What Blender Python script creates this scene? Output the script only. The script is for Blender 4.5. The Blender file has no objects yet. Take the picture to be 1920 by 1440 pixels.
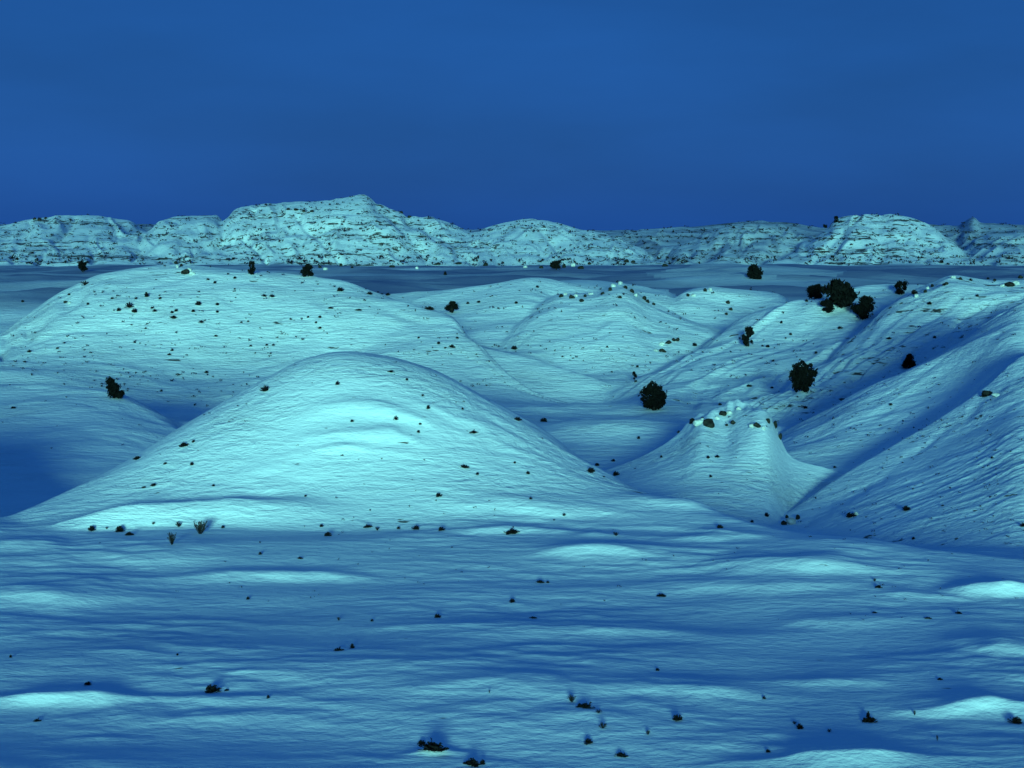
import bpy, math, random
import numpy as np
from mathutils import Vector

R = math.radians
rng = np.random.default_rng(7)
random.seed(7)
scene = bpy.context.scene
COL = scene.collection

# ------------------------------------------------------------------ camera, sky, sun, exposure
F = 50.0 / 36.0 * 1920.0          # focal length in photo pixels
HOR = 430.0                       # photo row of the horizon
cam_d = bpy.data.cameras.new('camera')
cam = bpy.data.objects.new('camera', cam_d)
COL.objects.link(cam)
cam_d.lens = 50.0
cam_d.sensor_width = 36.0
cam_d.shift_y = -(720.0 - HOR) / 1920.0
cam.location = (0, 0, 0)
cam.rotation_euler = (R(90), 0, 0)
cam_d.clip_start = 0.5
cam_d.clip_end = 20000
scene.camera = cam

SUN_EL, SUN_AZ = 5.8, 0.5         # low veiled sun right behind the viewer
sun_dir = Vector((math.sin(R(SUN_AZ)) * math.cos(R(SUN_EL)), math.cos(R(SUN_AZ)) * math.cos(R(SUN_EL)), -math.sin(R(SUN_EL))))
world = bpy.data.worlds.new('World')
scene.world = world
world.use_nodes = True
wn, wl = world.node_tree.nodes, world.node_tree.links
wn.clear()
w_out = wn.new('ShaderNodeOutputWorld')
bg = wn.new('ShaderNodeBackground')
sky = wn.new('ShaderNodeTexSky')
sky.sky_type = 'NISHITA'
sky.sun_disc = False
sky.sun_elevation = R(SUN_EL)
sky.sun_rotation = R(180 - SUN_AZ)
tint = wn.new('ShaderNodeMix'); tint.data_type = 'RGBA'; tint.blend_type = 'MULTIPLY'
tint.inputs[0].default_value = 1.0
tint.inputs[7].default_value = (0.25, 0.75, 1.6, 1)
# dusk-blue film cast of the whole dome: a smooth tone from horizon to zenith
tc = wn.new('ShaderNodeTexCoord')
sep = wn.new('ShaderNodeSeparateXYZ')
ramp = wn.new('ShaderNodeValToRGB')
ramp.color_ramp.elements[0].position = 0.0
ramp.color_ramp.elements[0].color = (0.0085, 0.063, 0.288, 1)
ramp.color_ramp.elements[1].position = 0.5
ramp.color_ramp.elements[1].color = (0.0095, 0.078, 0.298, 1)
e = ramp.color_ramp.elements.new(0.05); e.color = (0.0090, 0.069, 0.295, 1)
e = ramp.color_ramp.elements.new(0.13); e.color = (0.0092, 0.074, 0.297, 1)
wnoise = wn.new('ShaderNodeTexNoise')
wnoise.inputs['Scale'].default_value = 3.0
wnoise.inputs['Detail'].default_value = 7.0
wmap = wn.new('ShaderNodeMapping'); wmap.inputs['Scale'].default_value = (1, 1, 4.0)
wr = wn.new('ShaderNodeMapRange')
wr.inputs[1].default_value = 0.3; wr.inputs[2].default_value = 0.7
wr.inputs[3].default_value = 0.86; wr.inputs[4].default_value = 1.14
wmul = wn.new('ShaderNodeMix'); wmul.data_type = 'RGBA'; wmul.blend_type = 'MULTIPLY'
wmul.inputs[0].default_value = 1.0
wscale = wn.new('ShaderNodeVectorMath'); wscale.operation = 'SCALE'
wscale.inputs['Scale'].default_value = 10.0       # the Background strength below is 0.1
wmix = wn.new('ShaderNodeMix'); wmix.data_type = 'RGBA'; wmix.inputs[0].default_value = 0.94
wl.new(tc.outputs['Generated'], sep.inputs[0])
wl.new(sep.outputs['Z'], ramp.inputs[0])
wl.new(tc.outputs['Generated'], wmap.inputs[0])
wl.new(wmap.outputs[0], wnoise.inputs['Vector'])
wl.new(wnoise.outputs[0], wr.inputs[0])
wl.new(ramp.outputs[0], wmul.inputs[6])
wl.new(wr.outputs[0], wmul.inputs[7])
wl.new(wmul.outputs[2], wscale.inputs[0])
wl.new(sky.outputs[0], tint.inputs[6])
wl.new(tint.outputs[2], wmix.inputs[6])
wl.new(wscale.outputs[0], wmix.inputs[7])
wl.new(wmix.outputs[2], bg.inputs[0])
bg.inputs[1].default_value = 0.1
wl.new(bg.outputs[0], w_out.inputs[0])

sun_d = bpy.data.lights.new('sun', 'SUN')
sun_d.energy = 4.4
sun_d.angle = R(11.0)
sun_d.color = (0.31, 0.96, 0.83)
sun_o = bpy.data.objects.new('sun', sun_d)
COL.objects.link(sun_o)
sun_o.rotation_euler = sun_dir.to_track_quat('-Z', 'Y').to_euler()
sun_o.location = (0, -40, 60)

scene.view_settings.view_transform = 'Standard'
scene.view_settings.look = 'None'
scene.view_settings.exposure = 0.1
scene.view_settings.gamma = 1.0
scene.view_settings.use_curve_mapping = False

# ------------------------------------------------------------------ numpy helpers
def pchip(xk, yk, x):
    xk = np.asarray(xk, float); yk = np.asarray(yk, float)
    h = np.diff(xk); d = np.diff(yk) / h
    m = np.zeros_like(yk)
    m[0], m[-1] = d[0], d[-1]
    for i in range(1, len(xk) - 1):
        if d[i-1] * d[i] > 0:
            w1, w2 = 2*h[i] + h[i-1], h[i] + 2*h[i-1]
            m[i] = (w1 + w2) / (w1 / d[i-1] + w2 / d[i])
    xc = np.clip(x, xk[0], xk[-1])
    i = np.clip(np.searchsorted(xk, xc) - 1, 0, len(h) - 1)
    t = (xc - xk[i]) / h[i]
    return ((2*t**3 - 3*t**2 + 1) * yk[i] + (t**3 - 2*t**2 + t) * h[i] * m[i]
            + (-2*t**3 + 3*t**2) * yk[i+1] + (t**3 - t**2) * h[i] * m[i+1])

_perm = rng.permutation(4096)
_ga = rng.uniform(0, 2*np.pi, 4096)
_gx, _gy = np.cos(_ga).astype(np.float32), np.sin(_ga).astype(np.float32)
def perlin(x, y, seed=0):
    x = np.asarray(x, np.float32) + np.float32(seed * 17.31); y = np.asarray(y, np.float32) + np.float32(seed * 5.77)
    xi = np.floor(x).astype(np.int32); yi = np.floor(y).astype(np.int32)
    xf = x - xi; yf = y - yi
    u = xf*xf*xf*(xf*(xf*6-15)+10); v = yf*yf*yf*(yf*(yf*6-15)+10)
    def g(ix, iy, dx, dy):
        k = _perm[(_perm[(ix + seed) & 4095] + iy) & 4095]
        return _gx[k]*dx + _gy[k]*dy
    a = g(xi, yi, xf, yf); b = g(xi+1, yi, xf-1, yf)
    c = g(xi, yi+1, xf, yf-1); d = g(xi+1, yi+1, xf-1, yf-1)
    return 1.5 * ((a*(1-u) + b*u)*(1-v) + (c*(1-u) + d*u)*v)
def sstep(a, b, x):
    t = np.clip((x - a) / (b - a), 0, 1)
    return t*t*(3 - 2*t)

# ------------------------------------------------------------------ terrain sampling grid (rays of constant bearing x distances)
def steps(y0, y1, n):
    return list(np.geomspace(y0, y1, n, endpoint=False))
YS = np.array(steps(13, 27, 40) + steps(27, 51, 250) + steps(51, 68, 200) + steps(68, 105, 230) + steps(105, 178, 300)
              + steps(178, 430, 60) + steps(430, 600, 130) + steps(600, 900, 60) + steps(900, 9000, 30) + [9000.0])
US = np.concatenate([np.linspace(-1500, -120, 110, endpoint=False), np.arange(-120, 2040, 2.5), np.linspace(2040, 3420, 110)])
NR, NC = len(YS), len(US)
A = (US - 960.0) / F
Yg = np.repeat(YS[:, None], NC, 1).astype(np.float32)
Xg = (A[None, :] * YS[:, None]).astype(np.float32)

# ------------------------------------------------------------------ hills: a crest line and a foot line each, as (photo column, photo row, distance)
LAYERS = []
def near(y):
    """the middle hills stand closer together than first surveyed"""
    return np.interp(y, [0, 66, 250, 430, 1000], [0, 66, 176, 430, 1000])
def layer(key, crest, foot, w=0.7, back=0.35, side=0.6, mod=None, kk=0.006, rim=0.35, dc=0.0, df=0.0):
    cu = [p[0] for p in crest]; fu = [p[0] for p in foot]
    cv = pchip(cu, [p[1] for p in crest], US); cy = near(pchip(cu, [p[2] + dc for p in crest], US))
    fv = pchip(fu, [p[1] for p in foot], US); fy = near(pchip(fu, [p[2] + df for p in foot], US))
    cz = (HOR - cv) / F * cy; fz = (HOR - fv) / F * fy
    fy = np.minimum(fy, cy - 1.0)
    out = np.maximum(np.maximum(cu[0] - US, US - cu[-1]), 0) / F * cy
    cz = cz - side * out; fz = fz - side * out
    fz = np.minimum(fz, cz - 0.02)
    cy, fy, cz, fz = [q[None, :].astype(np.float32) for q in (cy, fy, cz, fz)]
    L = cy - fy
    t = (cy - Yg) / L
    tc_ = np.clip(t, 0, 1)
    g = (1-w)*tc_ + w*tc_*tc_*(3-2*tc_)
    h = cz - (cz - fz)*g
    h = h - np.maximum(t-1, 0)*L*0.35
    d = np.maximum(-t, 0)*L; r = rim*L
    h = h - back*(np.sqrt(d*d + r*r) - r)
    if mod is not None:
        h = h + mod(t, tc_, np.broadcast_to(US[None, :], t.shape))
    LAYERS.append((key, h.astype(np.float32), kk))

base_k = [(0, -9.6), (15, -9.8), (50, -11.4), (58, -13.0), (70, -13.9), (85, -13.8), (95, -13.6), (112, -14.5), (135, -15.4), (150, -15.3), (165, -14.4), (182, -12.9), (205, -10.8), (230, -9.7),
          (265, -9.2), (350, -9.7), (430, -11.3), (470, -11.9), (600, -8), (900, -7.0), (1400, -12), (9000, -60)]
base = pchip([p[0] for p in base_k], [p[1] for p in base_k], YS)
base = np.repeat(base[:, None], NC, 1).astype(np.float32)
LAYERS.append(('valley', base, 0.006))

# open snowfield in the foreground
layer('field',
      [(-1500, 1000, 50), (0, 1000, 50), (1250, 1000, 50), (1450, 1015, 48.2), (1600, 1035, 46.5), (1750, 1060, 45), (1920, 1080, 44), (3400, 1130, 42)],
      [(-1500, 2090, 15), (3400, 2090, 15)], w=0.0, back=0.6, kk=0.004)
# near mound with its long right shoulder
def mod_mound(t, tc_, u):
    lip = -0.22*np.exp(-((t-1.04)/0.05)**2) * sstep(-100, 120, u) * (1 - sstep(1250, 1450, u))
    foot = 0.65*np.exp(-((t-0.86)/0.075)**2) * sstep(60, 260, u) * (1 - sstep(420, 700, u))
    return lip + foot
layer('mound',
      [(-1500, 900, 56), (-700, 800, 57), (-330, 805, 57), (-180, 905, 56), (-70, 962, 55), (0, 976, 54), (60, 958, 54.6), (150, 920, 57), (250, 865, 59.5), (330, 810, 60.8), (420, 755, 61.5),  # first points: unseen rise added past the left edge to shade left_rise
       (500, 710, 62), (570, 675, 62.5), (640, 662, 62.5), (720, 672, 62.5), (800, 695, 62.5), (900, 747, 62.3), (1000, 803, 61.5), (1100, 870, 59.6), (1200, 920, 56.8),
       (1300, 950, 53.8), (1400, 980, 51.2), (1480, 1000, 49.8), (1600, 1015, 48.7), (1750, 1038, 47), (1920, 1055, 46.2), (2200, 1065, 46), (3400, 1100, 46)],
      [(-1500, 1005, 51), (0, 990, 50.7), (1200, 990, 50.8), (1400, 1005, 48.8), (1600, 1035, 46.5), (1750, 1060, 45), (1920, 1075, 44.2), (3400, 1140, 43)],
      w=1.0, back=0.5, mod=mod_mound, kk=0.003, rim=0.7)
# low dark rise beyond the mound on the left
layer('left_rise',
      [(-1500, 700, 130), (-300, 722, 124), (0, 728, 121), (110, 733, 119), (200, 744, 117), (260, 768, 114), (310, 795, 110), (360, 825, 105), (420, 860, 100)],
      [(-1500, 880, 88), (0, 885, 86), (200, 890, 86), (420, 900, 88)], w=0.2, back=0.3)
def streak(n, amp, seed, slant=0.0):
    def f(t, tc_, u):
        s = t*n + slant*u/100.0 + 0.8*perlin(u/130.0, t*4.0, seed+3)
        return amp*(perlin(s, u/260.0, seed) + 0.5*perlin(s*2.3, u/140.0, seed+1)) * np.maximum(np.sin(np.pi*np.clip(t, 0, 1)), 0)**0.5
    return f
# broad left hill
layer('left_hill',
      [(-1500, 560, 190), (-300, 660, 180), (-60, 655, 180), (0, 625, 182), (60, 585, 186), (130, 542, 190), (200, 513, 193), (330, 499, 196), (450, 507, 194),
       (560, 526, 190), (640, 541, 186), (720, 564, 180), (800, 577, 174), (848, 590, 170), (880, 625, 164), (920, 668, 157), (955, 700, 152), (1010, 722, 148), (1060, 735, 146)],
      [(-1500, 700, 140), (0, 712, 141), (300, 735, 140), (600, 738, 139), (800, 728, 143), (900, 722, 146), (955, 722, 146), (1060, 745, 142)], w=0.95, back=0.6, mod=streak(4, 0.25, 15), rim=0.4, dc=23, df=25)
# low ridge behind, then the pyramid hill and its neighbours
layer('back_ridge',
      [(650, 575, 240), (740, 562, 236), (820, 556, 232), (900, 545, 232), (1000, 527, 238), (1100, 528, 245), (1250, 545, 250)],
      [(650, 600, 215), (900, 650, 190), (1250, 640, 195)], w=0.9, back=0.15, dc=12, df=10)
layer('pyramid_hill',
      [(880, 690, 172), (930, 660, 178), (990, 592, 196), (1025, 562, 204), (1050, 549, 207), (1090, 547, 208), (1120, 543, 209), (1145, 531, 211), (1165, 529, 211), (1185, 538, 210),
       (1210, 558, 208), (1260, 585, 203), (1330, 618, 197), (1400, 660, 190)],
      [(880, 700, 158), (980, 714, 153), (1180, 722, 152), (1400, 700, 168)], w=0.85, back=0.6, rim=0.4, dc=24, df=27, mod=streak(5, 0.22, 25))
layer('spur',
      [(900, 640, 172), (940, 648, 171), (1000, 663, 169), (1060, 689, 166), (1122, 717, 163)],
      [(900, 690, 165), (1000, 705, 163), (1122, 722, 161)], w=0.2, back=0.2, dc=17, df=17)
layer('notch_hill',
      [(1200, 600, 238), (1260, 576, 242), (1290, 555, 245), (1340, 545, 247), (1400, 546, 248), (1450, 551, 246), (1500, 575, 242), (1560, 600, 238)],
      [(1200, 625, 212), (1340, 625, 210), (1560, 620, 214)], w=0.85, back=0.6, dc=8, df=12)
layer('gully_slope',
      [(1150, 735, 162), (1200, 714, 168), (1250, 690, 175), (1340, 640, 190), (1420, 597, 205), (1500, 563, 215), (1580, 546, 222), (1700, 537, 230), (1920, 540, 240), (3400, 500, 240)],
      [(1150, 760, 140), (1300, 742, 148), (1450, 695, 160), (1560, 650, 172), (1640, 610, 184), (1920, 575, 203), (3400, 565, 203)],
      w=0.9, back=0.5, mod=streak(3.5, 0.4, 21), dc=12, df=8)
layer('rocky_ridge',
      [(1300, 800, 124), (1400, 770, 130), (1460, 735, 142), (1520, 693, 154), (1580, 648, 167), (1640, 600, 177), (1690, 556, 184), (1740, 531, 188), (1790, 514, 190),
       (1860, 521, 192), (1920, 521, 194), (2150, 505, 203), (3400, 500, 215)],
      [(1300, 806, 120), (1440, 800, 122), (1560, 752, 134), (1700, 697, 147), (1830, 617, 158), (1920, 572, 164), (2150, 520, 172), (3400, 480, 180)],
      w=0.8, back=0.6, dc=8, mod=streak(9, 0.17, 31))
layer('mid_slope',
      [(1380, 858, 98), (1440, 826, 99), (1490, 798, 99), (1540, 774, 99.5), (1600, 741, 100), (1700, 693, 102), (1800, 634, 106), (1860, 592, 109), (1920, 554, 112), (1970, 540, 114), (2040, 575, 115), (2200, 650, 115), (3400, 680, 115)],
      [(1380, 850, 93), (1500, 882, 84), (1600, 874, 83), (1700, 832, 86), (1800, 762, 90), (1920, 672, 96), (2150, 700, 100), (3400, 740, 100)],
      w=0.8, back=0.6, dc=9, mod=streak(6, 0.05, 41))
# low rises that break up the far flat
layer('plain_rise',
      [(1120, 528, 318), (1200, 519, 322), (1290, 511, 326), (1380, 505, 330), (1480, 507, 330), (1570, 515, 326), (1640, 526, 320)],
      [(1120, 534, 306), (1380, 521, 308), (1640, 532, 308)], w=0.8, back=0.03, side=0.1)
# valley-floor drift, butte, near right slope
layer('valley_drift',
      [(950, 835, 111), (1020, 808, 112), (1100, 798, 113), (1200, 795, 113), (1300, 798, 113), (1420, 800, 113), (1560, 815, 112), (1640, 850, 109)],
      [(950, 870, 104), (1200, 866, 104), (1640, 880, 101)], w=0.3, back=0.1, kk=0.004)
def mod_butte(t, tc_, u):
    tp = sstep(-0.05, 0.25, t)*(1 - sstep(0.35, 0.9, t))
    facet = 1.1*np.exp(-((u-1434)/np.where(u < 1434, 42.0, 20.0))**2)*tp + 0.4*np.exp(-((u-1316)/22.0)**2)*tp - 0.25*np.exp(-((u-1365)/16.0)**2)*tp
    facet = facet + 0.22*perlin(u/15.0, t*6.0, 91)*np.exp(-((t-0.03)/0.13)**2)*sstep(1280, 1300, u)*(1 - sstep(1450, 1470, u))
    return facet
layer('butte',
      [(1080, 905, 91), (1130, 882, 92), (1180, 862, 93), (1225, 842, 94), (1275, 808, 95.5), (1292, 788, 96.5), (1310, 778, 97), (1345, 766, 97.5), (1375, 753, 98), (1405, 762, 97.5),
       (1445, 783, 96.5), (1460, 812, 95), (1478, 848, 93), (1500, 862, 92), (1540, 873, 91.5), (1580, 885, 91), (1640, 910, 90)],
      [(1080, 930, 73), (1200, 928, 70), (1340, 925, 69), (1440, 920, 71), (1490, 915, 77), (1640, 925, 82)], dc=-9, w=-0.1, back=0.9, mod=mod_butte, kk=0.002, rim=0.08)
def mod_right(t, tc_, u):
    tro = -0.05*np.exp(-((t-0.20)/0.09)**2) * sstep(1430, 1560, u)
    s = t*38 + 0.9*perlin(u/160.0, t*5, 51) + (u-1500)/420.0
    am = 0.05*sstep(0.27, 0.45, t)*(1 - sstep(1.05, 1.2, t))*(0.6 + 0.6*perlin(u/200.0, t*3, 53))
    rill = am*(perlin(s, u/120.0, 54) + 0.7*perlin(s*2.1, u/55.0, 55))
    return tro + rill
layer('right_slope',
      [(1380, 1020, 65), (1440, 986, 69), (1500, 946, 72), (1560, 906, 75), (1650, 851, 79), (1740, 800, 83), (1850, 728, 87), (1920, 670, 91), (1960, 655, 92), (2030, 690, 94), (2200, 790, 96), (3400, 850, 96)],
      [(1380, 1150, 58), (1500, 1130, 55), (1600, 1110, 53.5), (1750, 1100, 51.5), (1920, 1100, 50), (3400, 1120, 50)],
      w=-0.35, back=0.6, mod=mod_right, kk=0.003, rim=0.12)

# far badland hills
def gully(seed, n, amp, strata=0.5):
    def f(t, tc_, u):
        wq = perlin(u/45.0, t*2.5, seed+7)*0.9
        s = (u/100.0)*n + wq + 0.5*perlin(t*3.0, u/200.0, seed+5)
        rid = 1.25*np.abs(perlin(s*0.55, t*0.5, seed)) + 0.18*np.abs(perlin(s*1.9, t*1.3, seed+2))
        env = np.maximum(np.sin(np.pi*np.clip(t*0.92+0.06, 0, 1)), 0)**0.7
        st = strata*(perlin(t*11 + 0.3*perlin(u/90.0, t*2, seed+9), u/300.0, seed+11))
        return (amp*(0.35 - rid) + st)*env
    return f
FT = [(-1500, 491, 432), (0, 491, 432), (500, 496, 430), (1100, 501, 428), (1400, 499, 430), (1920, 495, 432), (3400, 495, 432)]
FT2 = [(float(q_), float(pchip([p[0] for p in FT], [p[1] for p in FT], np.array([q_]))[0]), 431.0) for q_ in range(-1500, 3401, 35)]
def far(key, pts, y, yf=0, seed=1, n=2.2, amp=3.6, fv=0):
    layer(key, [(a, b, y) for a, b in pts], [(a, b + fv + 2.5*math.sin(a/47.0 + seed), c + yf) for a, b, c in FT2], w=0.35, back=0.5, side=0.25, mod=gully(seed, n, amp, 0.45), kk=0.003)
far('far_ridge', [(-1500, 420), (-300, 430), (0, 424), (240, 420), (420, 425), (900, 428), (1150, 431), (1300, 427), (1420, 415), (1480, 417), (1530, 424),
                  (1795, 423), (1810, 414), (1825, 408), (1840, 418), (1920, 421), (2300, 425), (3400, 415)], 720, 60, 60, 1.6, 4.0, fv=-10)
far('far_left', [(-700, 470), (-400, 440), (-100, 428), (0, 424), (60, 411), (150, 404), (235, 411), (300, 438), (380, 478)], 560, 10, 63)
far('far_left_inner', [(170, 480), (240, 445), (300, 412), (335, 402), (400, 402), (440, 415), (480, 448), (530, 482)], 535, 6, 66, fv=-4)
far('far_peak', [(280, 492), (370, 445), (425, 402), (455, 388), (520, 382), (600, 379), (650, 371), (680, 365), (705, 379), (740, 391), (790, 402), (840, 417), (885, 440), (940, 482)], 525, 6, 69)
far('far_spur', [(330, 490), (420, 458), (520, 425), (590, 410), (650, 402), (720, 406), (800, 430), (890, 468), (930, 490)], 478, 0, 72, 2.6, 3.4, fv=3)
far('far_middle', [(820, 484), (880, 440), (930, 421), (990, 411), (1040, 417), (1100, 430), (1150, 433), (1200, 452), (1250, 480), (1300, 494)], 515, 4, 75, fv=3)
far('far_low', [(1200, 484), (1290, 452), (1340, 432), (1400, 418), (1470, 420), (1520, 438), (1580, 470)], 560, 10, 78, fv=-8)
far('far_dome', [(1400, 497), (1460, 478), (1500, 458), (1540, 428), (1575, 407), (1610, 400), (1650, 397), (1700, 403), (1750, 420), (1800, 450), (1860, 485), (1890, 497)], 500, 0, 81, 2.8, 2.6)
far('far_right', [(1760, 484), (1850, 443), (1920, 436), (2100, 428), (2500, 450)], 530, 6, 84, fv=-5)

H = LAYERS[0][1].copy()
OWN = np.zeros(H.shape, np.int16)
for i, (key, h, kk) in enumerate(LAYERS[1:], 1):
    k = np.clip(kk*Yg, 0.08, 2.5)
    OWN = np.where(h > H, i, OWN)
    dlt = np.abs(h - H)
    H = np.maximum(H, h) + np.maximum(k - dlt, 0)**2/(4*k)
KEY = [l[0] for l in LAYERS]
IDX = {k: i for i, k in enumerate(KEY)}
NEARISH = (1 - sstep(300, 450, Yg))
# wind drifts at several scales, the amplitude and length growing with distance as far as the mesh carries them
def drift(lx, ly, amp, seed, y0, y1, skew=0.0):
    wgt = sstep(y0[0], y0[1], Yg) * (1 - sstep(y1[0], y1[1], Yg)) if y0 else (1 - sstep(y1[0], y1[1], Yg))
    return amp*wgt*perlin(Xg/lx + skew*Yg/ly, Yg/ly, seed)
fieldw = np.where(Yg < 52, 1.0, 0.55).astype(np.float32)
fieldw = 0.85 + 0.15*(1 - sstep(49, 54, Yg))
H += fieldw*drift(10.0, 6.0, 0.16, 101, None, (240, 400), 0.25)
H += fieldw*drift(4.4, 2.4, 0.06, 102, None, (150, 260), -0.2)
patch = np.clip(0.5 + 0.9*perlin(Xg/7.0, Yg/4.0, 108), 0.0, 1.3)
H += patch*fieldw*drift(1.5, 0.62, 0.05, 103, None, (90, 150), 0.15)
H += patch*drift(0.62, 0.27, 0.014, 104, None, (55, 75))
H += drift(24, 13, 0.9, 105, (70, 110), (420, 520))
H += drift(15, 8, 0.5, 116, (70, 110), (300, 420), 0.2)
H += drift(7, 3.4, 0.17, 106, (70, 120), (300, 420))
H += drift(2.4, 1.3, 0.06, 107, (60, 100), (250, 330))
H += drift(60, 40, 1.2, 109, (430, 520), (2000, 4000))

def vrow():
    return HOR - F*H/Yg
def hit(u, v, ymin=20.0, ymax=900.0):
    """world point on the terrain seen at a photo position"""
    c = int(np.argmin(np.abs(US - u)))
    sel = np.where((YS >= ymin) & (YS <= ymax))[0]
    vr = HOR - F*H[sel, c]/YS[sel]
    vis = np.minimum.accumulate(vr)
    ok = np.where(vis <= v)[0]
    j = sel[ok[0]] if len(ok) else sel[int(np.argmin(np.abs(vr - v)))]
    return j, c
# gullies and rills cut along lines of the photograph: points, half-width (photo px), depth (m), distance range
def carve(pts, wp, depth, y0, y1):
    rows = slice(np.searchsorted(YS, near(y0)), np.searchsorted(YS, near(y1)))
    us = [p[0] for p in pts]
    cols = slice(np.searchsorted(US, min(us) - 4*wp), np.searchsorted(US, max(us) + 4*wp))
    V = HOR - F*H[rows, cols]/Yg[rows, cols]
    U = np.broadcast_to(US[None, cols], V.shape)
    U2 = U + wp*0.9*perlin(U/38.0, V/30.0, 77); V2 = V + wp*0.9*perlin(U/30.0, V/38.0, 78)
    best = np.full(V.shape, 1e9, np.float32)
    for (a, b), (c, d) in zip(pts[:-1], pts[1:]):
        ex, ey = c - a, d - b
        t = np.clip(((U2 - a)*ex + (V2 - b)*ey)/(ex*ex + ey*ey), 0, 1)
        best = np.minimum(best, np.hypot(U2 - a - t*ex, V2 - b - t*ey))
    H[rows, cols] -= (depth*np.exp(-(best/wp)**2)*(0.7 + 0.5*perlin(U/60.0, V/60.0, 79))).astype(np.float32)
for pts, wp, d in [([(330, 488), (420, 448), (520, 432), (640, 420)], 9, 3.0), ([(175, 482), (230, 440), (290, 410)], 10, 2.4), ([(425, 405), (380, 440), (300, 488)], 10, 2.2),
                   ([(250, 482), (335, 425)], 6, 1.4), ([(765, 405), (830, 440), (890, 492)], 11, 3.0), ([(705, 385), (760, 430), (800, 492)], 7, 1.8), ([(560, 410), (600, 450), (640, 492)], 6, 1.5),
                   ([(1150, 435), (1210, 465), (1280, 494)], 9, 2.4), ([(1300, 480), (1400, 446), (1490, 420)], 13, 3.2), ([(1400, 492), (1480, 456), (1545, 422)], 12, 3.0), ([(1755, 414), (1800, 450), (1850, 494)], 11, 3.0),
                   ([(900, 432), (935, 492)], 6, 1.4), ([(1010, 420), (1060, 494)], 6, 1.4), ([(60, 420), (20, 488)], 7, 1.6), ([(140, 410), (110, 450), (70, 490)], 6, 1.4), ([(480, 392), (450, 440), (500, 490)], 6, 1.4),
                   ([(1650, 402), (1690, 450), (1740, 494)], 6, 1.0), ([(1610, 405), (1570, 450), (1520, 494)], 6, 1.0)]:
    carve(pts, wp, d, 428, 640)
carve([(1290, 744), (1400, 717), (1480, 692), (1560, 652), (1630, 607)], 15, 0.5, 125, 215)
carve([(1450, 786), (1580, 738), (1700, 684), (1820, 611), (1910, 557)], 15, 0.5, 118, 190)
carve([(1560, 700), (1680, 640), (1800, 560)], 6, 0.4, 130, 200)
carve([(1600, 715), (1700, 668), (1850, 570)], 5, 0.35, 130, 200)
carve([(0, 650), (70, 602), (150, 552)], 14, 0.9, 150, 215)
carve([(1500, 985), (1580, 937), (1660, 890), (1760, 817), (1850, 747), (1915, 702)], 8, 0.1, 56, 95)
# individual wind-packed drifts with a steep face towards the viewer: column, row, half-width, half-height (photo px), slope
for (u, v, wp, hp, sl) in [(705, 782, 95, 9, .42), (690, 822, 85, 8, .40), (660, 848, 70, 6, .35), (880, 800, 80, 8, .2),
                           (480, 1088, 120, 9, .30), (600, 1086, 70, 8, .28), (1110, 1042, 110, 10, .34), (1120, 1010, 70, 6, .34), (975, 1003, 75, 6, .35), (1330, 1012, 70, 6, .26),
                           (1510, 1072, 110, 12, .42), (1430, 1105, 130, 9, .22), (1905, 1116, 75, 7, .55), (1740, 1120, 90, 6, .15),
                           (90, 1323, 125, 9, .5), (1850, 1336, 100, 10, .5), (1590, 1436, 130, 9, .55), (1890, 1228, 70, 14, .34), (1260, 1285, 60, 9, .15),
                           (1560, 1285, 90, 9, .25), (1330, 1300, 90, 12, .2), (1090, 1165, 60, 8, .25), (1560, 1175, 90, 8, .2), (815, 1416, 40, 5, .5),
                           (180, 1390, 60, 6, .25), (60, 1130, 130, 12, .28), (330, 1060, 190, 14, .15), (1180, 1195, 260, 16, .16), (960, 1290, 220, 20, .16),
                           (780, 1180, 120, 9, .18), (430, 1265, 60, 4, .2), (20, 1030, 70, 7, .25), (1240, 950, 90, 7, .15), (1000, 960, 110, 9, .2)]:
    j, c = hit(u, v)
    y0 = YS[j]; x0 = A[c]*y0
    dz = abs(float(H[min(j+2, NR-1), c] - H[j, c]))/(YS[min(j+2, NR-1)] - YS[j])
    rx = wp/F*y0
    ry = hp/(F*(max(-float(H[j, c]), 4)/y0**2 + dz/y0))
    rows = slice(max(0, np.searchsorted(YS, y0 - 6*ry)), np.searchsorted(YS, y0 + 8*ry))
    xs, ys_ = Xg[rows], Yg[rows]; sd_ = int(u) % 97
    dx = (xs - x0)/(rx*1.25) + 0.3*perlin(xs/(rx*1.1), ys_/(ry*4), sd_ + 3)
    dy = (Yg[rows] - y0 - 0.5*ry)/ry + 0.7*perlin(xs/(rx*0.9), ys_/(ry*4), sd_)
    prof = np.where(dy < 0, np.exp(-dy*dy), np.exp(-(dy/2.2)**2))
    H[rows] += (sl*(2.3 if v < 1000 else 2.0 if sl >= 0.5 else 1.3)*ry*prof*np.exp(-dx*dx*1.2)).astype(np.float32)

# ------------------------------------------------------------------ normals
P = np.stack([Xg, Yg, H], -1).astype(np.float32)
dc = np.empty_like(P); dr = np.empty_like(P)
dc[:, 1:-1] = P[:, 2:] - P[:, :-2]; dc[:, 0] = P[:, 1] - P[:, 0]; dc[:, -1] = P[:, -1] - P[:, -2]
dr[1:-1] = P[2:] - P[:-2]; dr[0] = P[1] - P[0]; dr[-1] = P[-1] - P[-2]
NRM = np.cross(dc, dr)
NRM /= np.linalg.norm(NRM, axis=-1, keepdims=True)

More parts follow.
